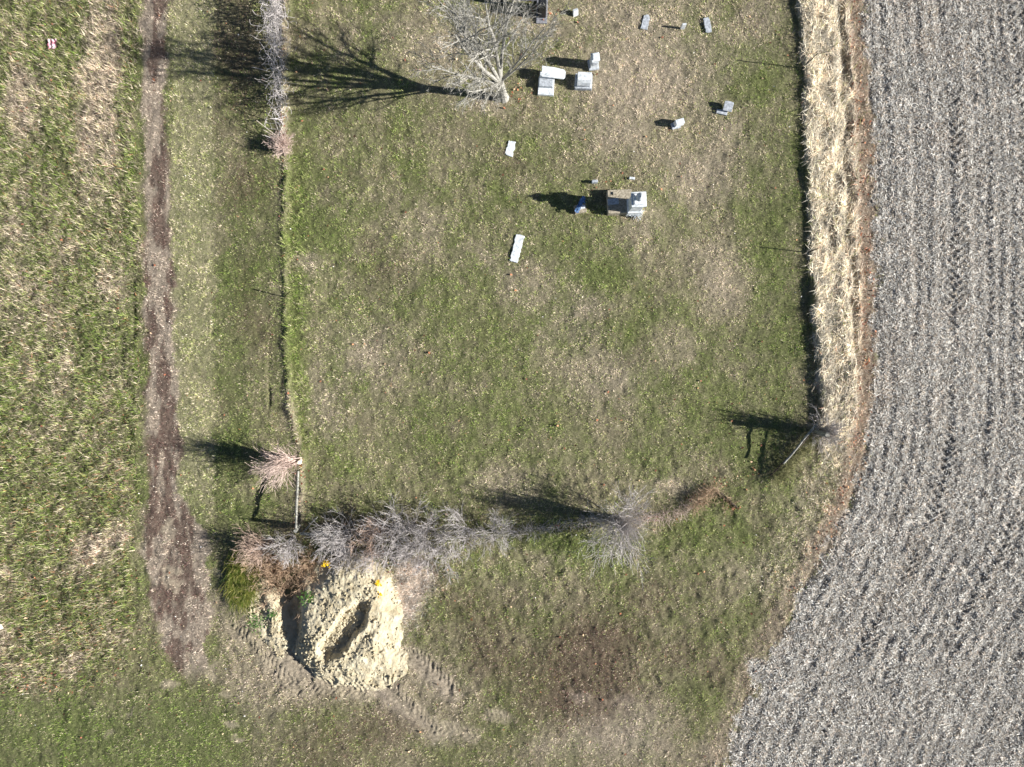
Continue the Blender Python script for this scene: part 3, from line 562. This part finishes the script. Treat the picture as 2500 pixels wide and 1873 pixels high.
tag(np_mesh('clay_clods', V, (np.arange(n)[:,None,None]*6+Fo[None]).reshape(-1, 3), M['clay']), 'loose clods of dry clay strewn over the heap', 'clods', None, 'stuff')
# green sprouts and yellow leaves on the pile
for px, py, r_, nn, lb in [(760,1450,9,160,'small green weeds growing near the top left of the clay heap'), (671,1497,6,90,'tiny green weed between the tyre prints and the hollow'), (628,1518,12,180,'green weeds left of the tyre prints'), (845,1350,3,30,'')]:
    if not lb: continue
    mb = MB(); b0 = PX(px, py); zz, _ = pz(np.array([b0.x]), np.array([b0.y])); b0.z = max(float(zz[0]), hz(px, py))
    for i in range(nn):
        a = rnd.uniform(0, 6.28); q = b0+Vector((rnd.gauss(0, r_/S), rnd.gauss(0, r_/S), rnd.uniform(0, .1))); d = Vector((math.cos(a), math.sin(a), rnd.uniform(.1, .8))).normalized()*rnd.uniform(.06, .14); sd_ = Vector((-d.y, d.x, 0))*.22
        n0 = len(mb.v); mb.v += [q, q+d*.5+sd_, q+d, q+d*.5-sd_]; mb.f.append([n0, n0+1, n0+2, n0+3])
    mt = M.setdefault('weed', mat_noise('weed_leaf', (50,92,36), (98,140,56), 8, .6, 0)); tag(mb.build('weed', mt, loc=b0), lb, 'weed', None, 'stuff')
for px, py, r_, nn, lb in [(807,1368,7,26,'cluster of bright yellow leaves caught in the brambles'), (929,1415,6,22,'bright yellow leaves on the orange litter at the right edge of the clay'), (936,1440,5,10,'pale yellow leaf patch just below the bright yellow leaves')]:
    mb = MB(); b0 = PX(px, py); zz, _ = pz(np.array([b0.x]), np.array([b0.y])); b0.z = max(float(zz[0]), hz(px, py))+(.55 if px < 850 else .12)
    for i in range(nn):
        q = b0+Vector((rnd.gauss(0, r_/S*.7), rnd.gauss(0, r_/S*.7), rnd.uniform(0, .06))); a0 = rnd.uniform(0, 6.28); n0 = len(mb.v); s_ = rnd.uniform(.04, .075)
        for j in range(6): mb.v.append(q+Vector((math.cos(a0+j*1.047)*s_*(1 if j % 2 else .7), math.sin(a0+j*1.047)*s_*(1 if j % 2 else .7), rnd.uniform(-.015, .015))))
        mb.f.append([n0+j for j in range(6)])
    tag(mb.build('yellow_leaves', M['yellow'], loc=b0), lb, 'leaves')

# ------------------------------------------------------------------ fences
def fence(name, line, label, posts, wires=(.25,.5,.75,1.0), post_r=.028):
    b0 = GP(*line[0]); e = empty(name, b0, label, 'fence'); mb = MB()
    pts2 = []
    for (xa_, ya_), (xb, yb) in zip(line, line[1:]):
        k = max(1, int(math.hypot(xb-xa_, yb-ya_)/40))
        for i in range(k): t = i/k; pts2.append((xa_+(xb-xa_)*t, ya_+(yb-ya_)*t))
    pts2.append(line[-1])
    g_ = [GP(*p) for p in pts2]
    for wz in wires: mb.tube([p+Vector((0, 0, wz))-b0 for p in g_], [.0022]*len(g_), 3)
    for i in range(0, len(g_)-1):   # stays of the woven mesh
        for t in (0, .5): p = g_[i].lerp(g_[i+1], t); mb.tube([p+Vector((0, 0, .05))-b0, p+Vector((0, 0, wires[-1]))-b0], [.0016]*2, 3)
    mb.build('wire_mesh', M['wire'], e)
    for (px, py, tx, ty, h) in posts:
        q = GP(px, py, -.2)-b0; top = PX(tx, ty)*(1-h/H_CAM)+Vector((0, 0, h))-b0; pm = MB()
        d = (top-q).normalized(); a = d.orthogonal().normalized(); b = d.cross(a)
        for (sa_, sb_, oa, ob) in ((post_r, post_r*.22, 0, 0), (post_r*.22, post_r*.8, 0, post_r*.5)):
            n0 = len(pm.v)
            for z_ in (q, top):
                for u_, v_ in ((-1,-1),(1,-1),(1,1),(-1,1)): pm.v.append(z_+a*(u_*sa_+oa)+b*(v_*sb_+ob))
            for f_ in ((3,2,1,0),(4,5,6,7),(0,1,5,4),(1,2,6,5),(2,3,7,6),(3,0,4,7)): pm.f.append([n0+i_ for i_ in f_])
        pm.build('post', M['steel'], e)
    return e
fence('wire_fence', [(x, y) for x, y in FENCE_L if y < 1295], 'wire fence with a leaning steel post down the left side of the burial ground', [(688, 727, 709, 712, 1.18)])
fence('wire_fence', FENCE_R, 'wire fence with two thin steel posts along the straw grass on the right', [(1957, 167, 1997, 131, 1.9), (1972, 617, 1997, 607, 1.3)])
fence('wire_fence', [(1260,1300),(1400,1274),(1500,1268),(1640,1255),(1700,1225),(1760,1195),(1900,1140),(1985,1058)], 'sagging low wire fence curving along the lower edge of the burial ground', [], (.15,.3,.45,.6))
def log(name, a, b, r, mat, label, cat='rail'):
    mb = MB(); pts = [a.lerp(b, t/5)+Vector((rnd.gauss(0, .012), rnd.gauss(0, .012), rnd.gauss(0, .01))) for t in range(6)]; mb.tube(pts, [r*(1+.12*rnd.uniform(-1, 1)) for _ in pts], 9)
    return tag(mb.build(name, mat, loc=a, bevel=.006), label, cat)
def top(px, py, z): return PX(px, py)*(1-z/H_CAM)+Vector((0, 0, z))
log('brace_rail', top(728, 1150, .85), top(722, 1292, 1.4), .065, M['wood'], 'long pale wooden rail running from the leaning tree down to the corner post')
log('corner_post', GP(729, 1282, -.3), top(721, 1297, 1.5), .10, M['wood'], 'weathered wooden post at the lower left fence corner', 'post')
log('tree_post', GP(733, 1121, -.2), top(731, 1130, .75), .11, M['cutwood'], 'short pale cut post at the foot of the leaning tree', 'post')
log('brace_rail', top(733, 1303, .9), top(815, 1306, 1.15), .075, M['wood'], 'thick grey rail lying level in front of the hedge, right of the corner post')
log('tilted_rail', GP(742, 1298, .1), top(775, 1262, .7), .045, M['wood'], 'thin grey rail slanting up out of the dark gap above the level rail')
log('corner_post', GP(1984, 1050, -.3), top(2020, 1062, 2.0), .13, M['wood'], 'thick grey wooden post at the right fence corner inside the twigs', 'post')
log('brace_rail', top(1996, 1034, 1.35), top(1912, 1132, .80), .06, M['wood'], 'weathered pale rail slanting down left from the right corner post')
log('brace_rail', top(1975, 1066, .85), top(1880, 1162, .25), .05, M['darkwood'], 'dark thin rail below and parallel to the pale slanting one')
log('fallen_branch', GP(1758, 1203, .12), GP(1797, 1238, .1), .05, M['darkwood'], 'dark rotten branch lying in the grass beside red leaves', 'branch')
log('fallen_branch', GP(1255, 1306, .08), GP(1290, 1300, .25), .03, M['bark5'], 'short pale crooked branch beyond the right end of the hedge', 'branch')

# ------------------------------------------------------------------ gravestones
def tablet_outline(w, l, crown=.5, k=8):
    o = [(-w/2, 0), (w/2, 0)]; r = w/2
    for i in range(k+1): t = math.pi*i/k; o.append((r*math.cos(t), l-r*crown+r*crown*math.sin(t)))
    return o
def slab(name, pa, pb, w, th, mat, label, crown=.5, z=-.02, rag=0):
    """flat stone from foot pa to head pb (pixels)"""
    a, b = GP(*pa, z), GP(*pb, z); L = (b-a).xy.length; ang = math.atan2(b.y-a.y, b.x-a.x)-math.pi/2; mb = MB(); o = tablet_outline(w, L, crown)
    if rag:
        q = []
        for i in range(len(o)):
            p, s_ = Vector(o[i]), Vector(o[(i+1) % len(o)]); kk = max(1, int((s_-p).length/.09))
            for j in range(kk): v = p.lerp(s_, j/kk); q.append((v.x+rnd.uniform(-1, 1)*rag, v.y+rnd.uniform(-1, 1)*rag))
        o = q
    m = Matrix.Translation(a)@Matrix.Rotation(ang, 4, 'Z'); mb.prism(o, 0, th+.02, m)
    return tag(mb.build(name, mat, loc=a, bevel=.012), label, 'gravestone', 'gravestones')
slab('fallen_gravestone', (1254, 640), (1271, 574), .47, .07, M['marble'], 'long flat white gravestone lying alone in the lawn, lowest of the stones', .25, 0, .035)
slab('fallen_gravestone', (1242, 382), (1251, 347), .40, .05, M['marble'], 'short flat white gravestone sunk in grass below the big bare tree', .1, -.01, .04)
slab('fallen_gravestone', (1571, 74), (1580, 39), .36, .06, M['marble_grey'], 'flat pale gravestone near the top edge, left of the thin upright marker', .8, 0, .025)
slab('fallen_gravestone', (1730, 82), (1722, 46), .34, .06, M['marble_grey'], 'flat pale gravestone nearest the top right, beside the straw fence', .3, 0, .025)
GR = 'gravestones'
def stone(name, px, py, size, rz, mat, label, tilt=(0, 0), taper=.94, crown=False, shift=0):
    b = GP(px, py, -.04); mb = MB()
    if crown:
        m = Matrix.Translation(b)@Matrix.Rotation(R(rz), 4, 'Z')@Matrix.Rotation(tilt[0], 4, 'X')@Matrix.Rotation(R(90), 4, 'X'); mb.prism(tablet_outline(size[0], size[2], .4), -size[1]/2, size[1]/2, m)
    else: mb.box(b, size, R(rz), taper, tilt)
    return tag(mb.build(name, mat, loc=b, bevel=.015), label, 'gravestone', GR)
stone('small_gravestone', 1405, 36, (.30, .16, .42), 20, M['marble'], 'small white gravestone near the top edge with a short shadow', (R(-14), 0))
stone('grave_marker', 1665, 71, (.24, .10, .58), 4, M['marble'], 'thin white upright marker between two flat stones near the top edge', taper=.95)
stone('grave_marker', 1451, 446, (.34, .15, .32), 2, M['marble_grey'], 'little grey marker above the flower block and the tall monument', taper=.95)
stone('grave_marker', 1542, 437, (.32, .14, .20), -6, M['marble'], 'little white marker just above the tall monument', taper=.95)
# stone with a leaning block (right of centre)
e = empty('gravestone', GP(1654, 305), 'white blocky gravestone with a dark left side, alone in the dry grass', 'gravestone', GR)
mb = MB(); mb.box((-.12, -.06, -.05), (.50, .36, .20), R(14), .97); mb.build('foot', M['marble_grey'], e, .015)
mb = MB(); mb.box((.02, .01, .13), (.52, .30, .42), R(16), .92); mb.build('headstone', M['marble'], e, .02)
# broken stone: a slab lying against its base
e = empty('broken_gravestone', GP(1768, 270), 'broken grey gravestone lying against its foot, nearest the right fence', 'gravestone', GR)
mb = MB(); mb.box((-.16, -.14, -.04), (.62, .24, .14), R(-12), .97); mb.build('foot', M['marble_grey'], e, .012)
mb = MB(); mb.prism(tablet_outline(.50, .52, .2), 0, .09, Matrix.Translation((.08, -.12, .16))@Matrix.Rotation(R(-12), 4, 'Z')@Matrix.Rotation(R(16), 4, 'X')); mb.build('slab', M['marble_grey'], e, .012)
# pillar stone
e = empty('pillar_gravestone', GP(1448, 161), 'tall white square pillar gravestone with a long narrow shadow', 'gravestone', GR, R(8))
mb = MB(); mb.box((0, 0, -.05), (.58, .58, .18), 0, .98); mb.build('base', M['marble_grey'], e, .02)
mb = MB(); mb.box((0, 0, .13), (.43, .42, .86), 0, .93); mb.build('shaft', M['marble'], e, .015)
mb = MB(); mb.box((0, 0, .99), (.46, .45, .06), 0, 1); mb.box((0, 0, 1.05), (.38, .37, .12), 0, .80); mb.build('cap', M['marble'], e, .02)
mb = MB(); mb.box((0, -.207, .45), (.26, .02, .34), 0, 1); mb.build('panel', M['marble_grey'], e, .004)
# sloped block stone
e = empty('block_gravestone', GP(1424, 203), 'squat white gravestone with a sloping lettered face on a ribbed base, beside the pillar', 'gravestone', GR, R(-3))
mb = MB(); mb.box((0, 0, -.05), (.98, .84, .32), 0, .96)
for i in range(16): mb.box((-.43+i*.057, -.418, -.02), (.032, .03, .25), 0, 1)
mb.build('base', M['marble_grey'], e, .012)
mb = MB()
pr = [(-.33,.27),(.30,.27),(.30,.75),(-.12,.75),(-.24,.58)]; mb.prism(pr, -.38, .38, Matrix(((0,0,1,0),(1,0,0,0),(0,1,0,0),(0,0,0,1)))); mb.build('die', M['marble'], e, .018)
mb = MB(); mb.box((.05, -.34, .40), (.54, .02, .10), 0, 1); mb.build('name_band', M['marble_grey'], e, .004)
# L-shaped group: stepped stone with a fallen slab on its top
e = empty('stepped_gravestone', GP(1333, 212), 'stepped white gravestone under the twigs of the big bare tree', 'gravestone', GR, R(-3))
mb = MB(); mb.box((0, -.05, -.05), (.90, .98, .24), 0, .97); mb.build('base', M['marble'], e, .015)
mb = MB(); mb.box((-.02, .15, .18), (.80, .62, .22), 0, .95); mb.build('step', M['marble_grey'], e, .012)
mb = MB(); mb.box((-.02, .42, .40), (.74, .22, .28), 0, .95); mb.build('headstone', M['marble'], e, .012)
b = GP(1350, 189, .50); mb = MB(); o = [(-.66,-.27),(.54,-.30),(.64,-.22),(.66,.10),(.56,.22),(.0,.29),(-.66,.32)]
mb.prism(o, 0, .11, Matrix.Translation(b)@Matrix.Rotation(R(-3), 4, 'Z')@Matrix.Rotation(R(5), 4, 'Y')); tag(mb.build('fallen_gravestone', M['marble'], loc=b, bevel=.012), 'white slab lying across the top of the stepped gravestone', 'gravestone', GR)

# tall monument
mo = GP(1510, 497); e = empty('tall_monument', mo, 'tall white capped monument on a stained stone slab, with the longest stone shadow', 'monument', None, R(2))
mb = MB(); mb.box((0, 0, -.1), (1.36, 1.34, .58), 0, .97); mb.build('base_slab', M['limestone'], e, .02)
tx, ty = .76, -.32
mb = MB(); mb.box((tx+.02, ty, -.1), (.84, .84, .78), 0, .94); mb.build('plinth', M['marble'], e, .02)
mb = MB(); mb.box((tx, ty, .68), (.68, .66, 1.25), 0, .94); mb.build('shaft', M['marble'], e, .02)
mb = MB(); mb.box((tx, ty, 1.93), (.80, .80, .13), 0, 1); mb.box((tx, ty, 2.06), (.66, .66, .12), 0, .80); mb.build('cap', M['marble'], e, .02)
mb = MB(); mb.lathe((tx, ty, 2.18), [(.16,0),(.10,.06),(.20,.20),(.24,.34),(.20,.46),(.09,.56),(.05,.60),(.07,.66),(.02,.70)], 18); mb.build('urn', M['marble'], e, 0, True)
mb = MB(); mb.box((-.38, -.02, .48), (.62, .34, .10), R(4), .96); mb.build('tablet', M['marble_grey'], e, .01)
mb = MB(); mb.box((-.26, .44, .48), (.22, .16, .07), 0, .96); mb.build('fragment', M['limestone'], e, .01)
mb = MB(); mb.box((-.3, -.42, .48), (.2, .14, .08), 0, .96); mb.build('fragment', M['limestone'], e, .01)
# dry flower bunch beside the monument
mb = MB(); b = GP(1552, 524)
for i in range(90):
    a = rnd.uniform(0, 6.28); t = rnd.uniform(.2, 1.1); L = rnd.uniform(.25, .6); d = Vector((math.sin(t)*math.cos(a), math.sin(t)*math.sin(a)+.1, math.cos(t)))
    mb.tube([b, b+d*L*.5, b+d*L+Vector((0, 0, -.05))], [.008,.008,.02], 4)
tag(mb.build('flower_bunch', M['marble'], loc=b), 'bunch of white artificial flowers leaning at the lower right of the tall monument', 'flowers')
# flower block with blue cloth
e = empty('flower_block', GP(1416, 512), 'low stone block topped by a strip of blue flowers in the monument shadow', 'gravestone', GR, R(10))
mb = MB(); mb.box((0, 0, -.05), (.68, .46, .30), 0, .95); mb.build('base', M['limestone'], e, .015)
mb = MB(); mb.box((0, .03, .25), (.50, .18, .26), R(2), .90); mb.build('headstone', M['marble'], e, .02)
mb = MB()
for i in range(120):
    t = rnd.random(); c = Vector((-.26+.50*t, -.16+.66*t, .50+.05*math.sin(3*t)))+Vector((rnd.gauss(0, .05), rnd.gauss(0, .05), rnd.gauss(0, .025))); a0 = rnd.uniform(0, 6.28); n0 = len(mb.v)
    for j in range(6): mb.v.append(c+Vector((math.cos(a0+j*1.047), math.sin(a0+j*1.047), rnd.uniform(-.3, .3)))*.055)
    mb.f.append([n0+j for j in range(6)])
mb.build('blue_flowers', M['blue'], e)
# black granite monument at the top edge
bk = GP(1322, 56); e = empty('black_monument', bk, 'black granite monument with a grey cross slab, cut by the top edge of the photo', 'monument', None, R(-2))
mb = MB(); mb.box((0, .80, -.1), (.62, 1.75, .22), 0, .98); mb.box((-1.1, 1.45, -.1), (2.0, .5, .22), 0, .98); mb.build('base', M['granite'], e, .02)
mb = MB(); mb.box((.0, .62, .12), (.46, .80, 1.15), 0, .86); mb.build('upright', M['black'], e, .03)
mb = MB(); mb.box((-1.15, 1.38, .12), (1.75, .30, .85), 0, .97); mb.build('cross_slab', M['granite'], e, .02)
mb = MB(); mb.box((-2.25, 1.45, -.1), (.55, .95, 1.35), 0, .86); mb.build('side_stone', M['black'], e, .03)

# ------------------------------------------------------------------ litter
b = GP(130, 111, .12); mb = MB(); g6 = 9
for i in range(g6):
    for j in range(g6):
        u, v_ = i/(g6-1)-.5, j/(g6-1)-.5; k_ = .52*(1-.35*abs(v_)); mb.v.append(b+Vector((u*k_+.12*v_, v_*.56+.05*u+rnd.gauss(0, .015), .05*math.sin(u*14+v_*5)+.05*math.cos(v_*13)+rnd.gauss(0, .012))))
for i in range(g6-1):
    for j in range(g6-1):
        if (i+j*3) % 11 == 5 and i in (0, g6-2): continue
        n0 = i*g6+j; mb.f.append([n0, n0+g6, n0+g6+1, n0+1])
tag(mb.build('plastic_scrap', M['redwhite'], loc=b, smooth=True), 'crumpled pink and white plastic scrap in the pasture at the top left', 'litter')
b = GP(2, 1530, .05); mb = MB(); mb.box(b, (.34, .30, .05), .4, .9, (.2, .1)); tag(mb.build('paper_scrap', M['cutwood'], loc=b, bevel=.01), 'pale tan board scrap at the left edge of the photo', 'litter')
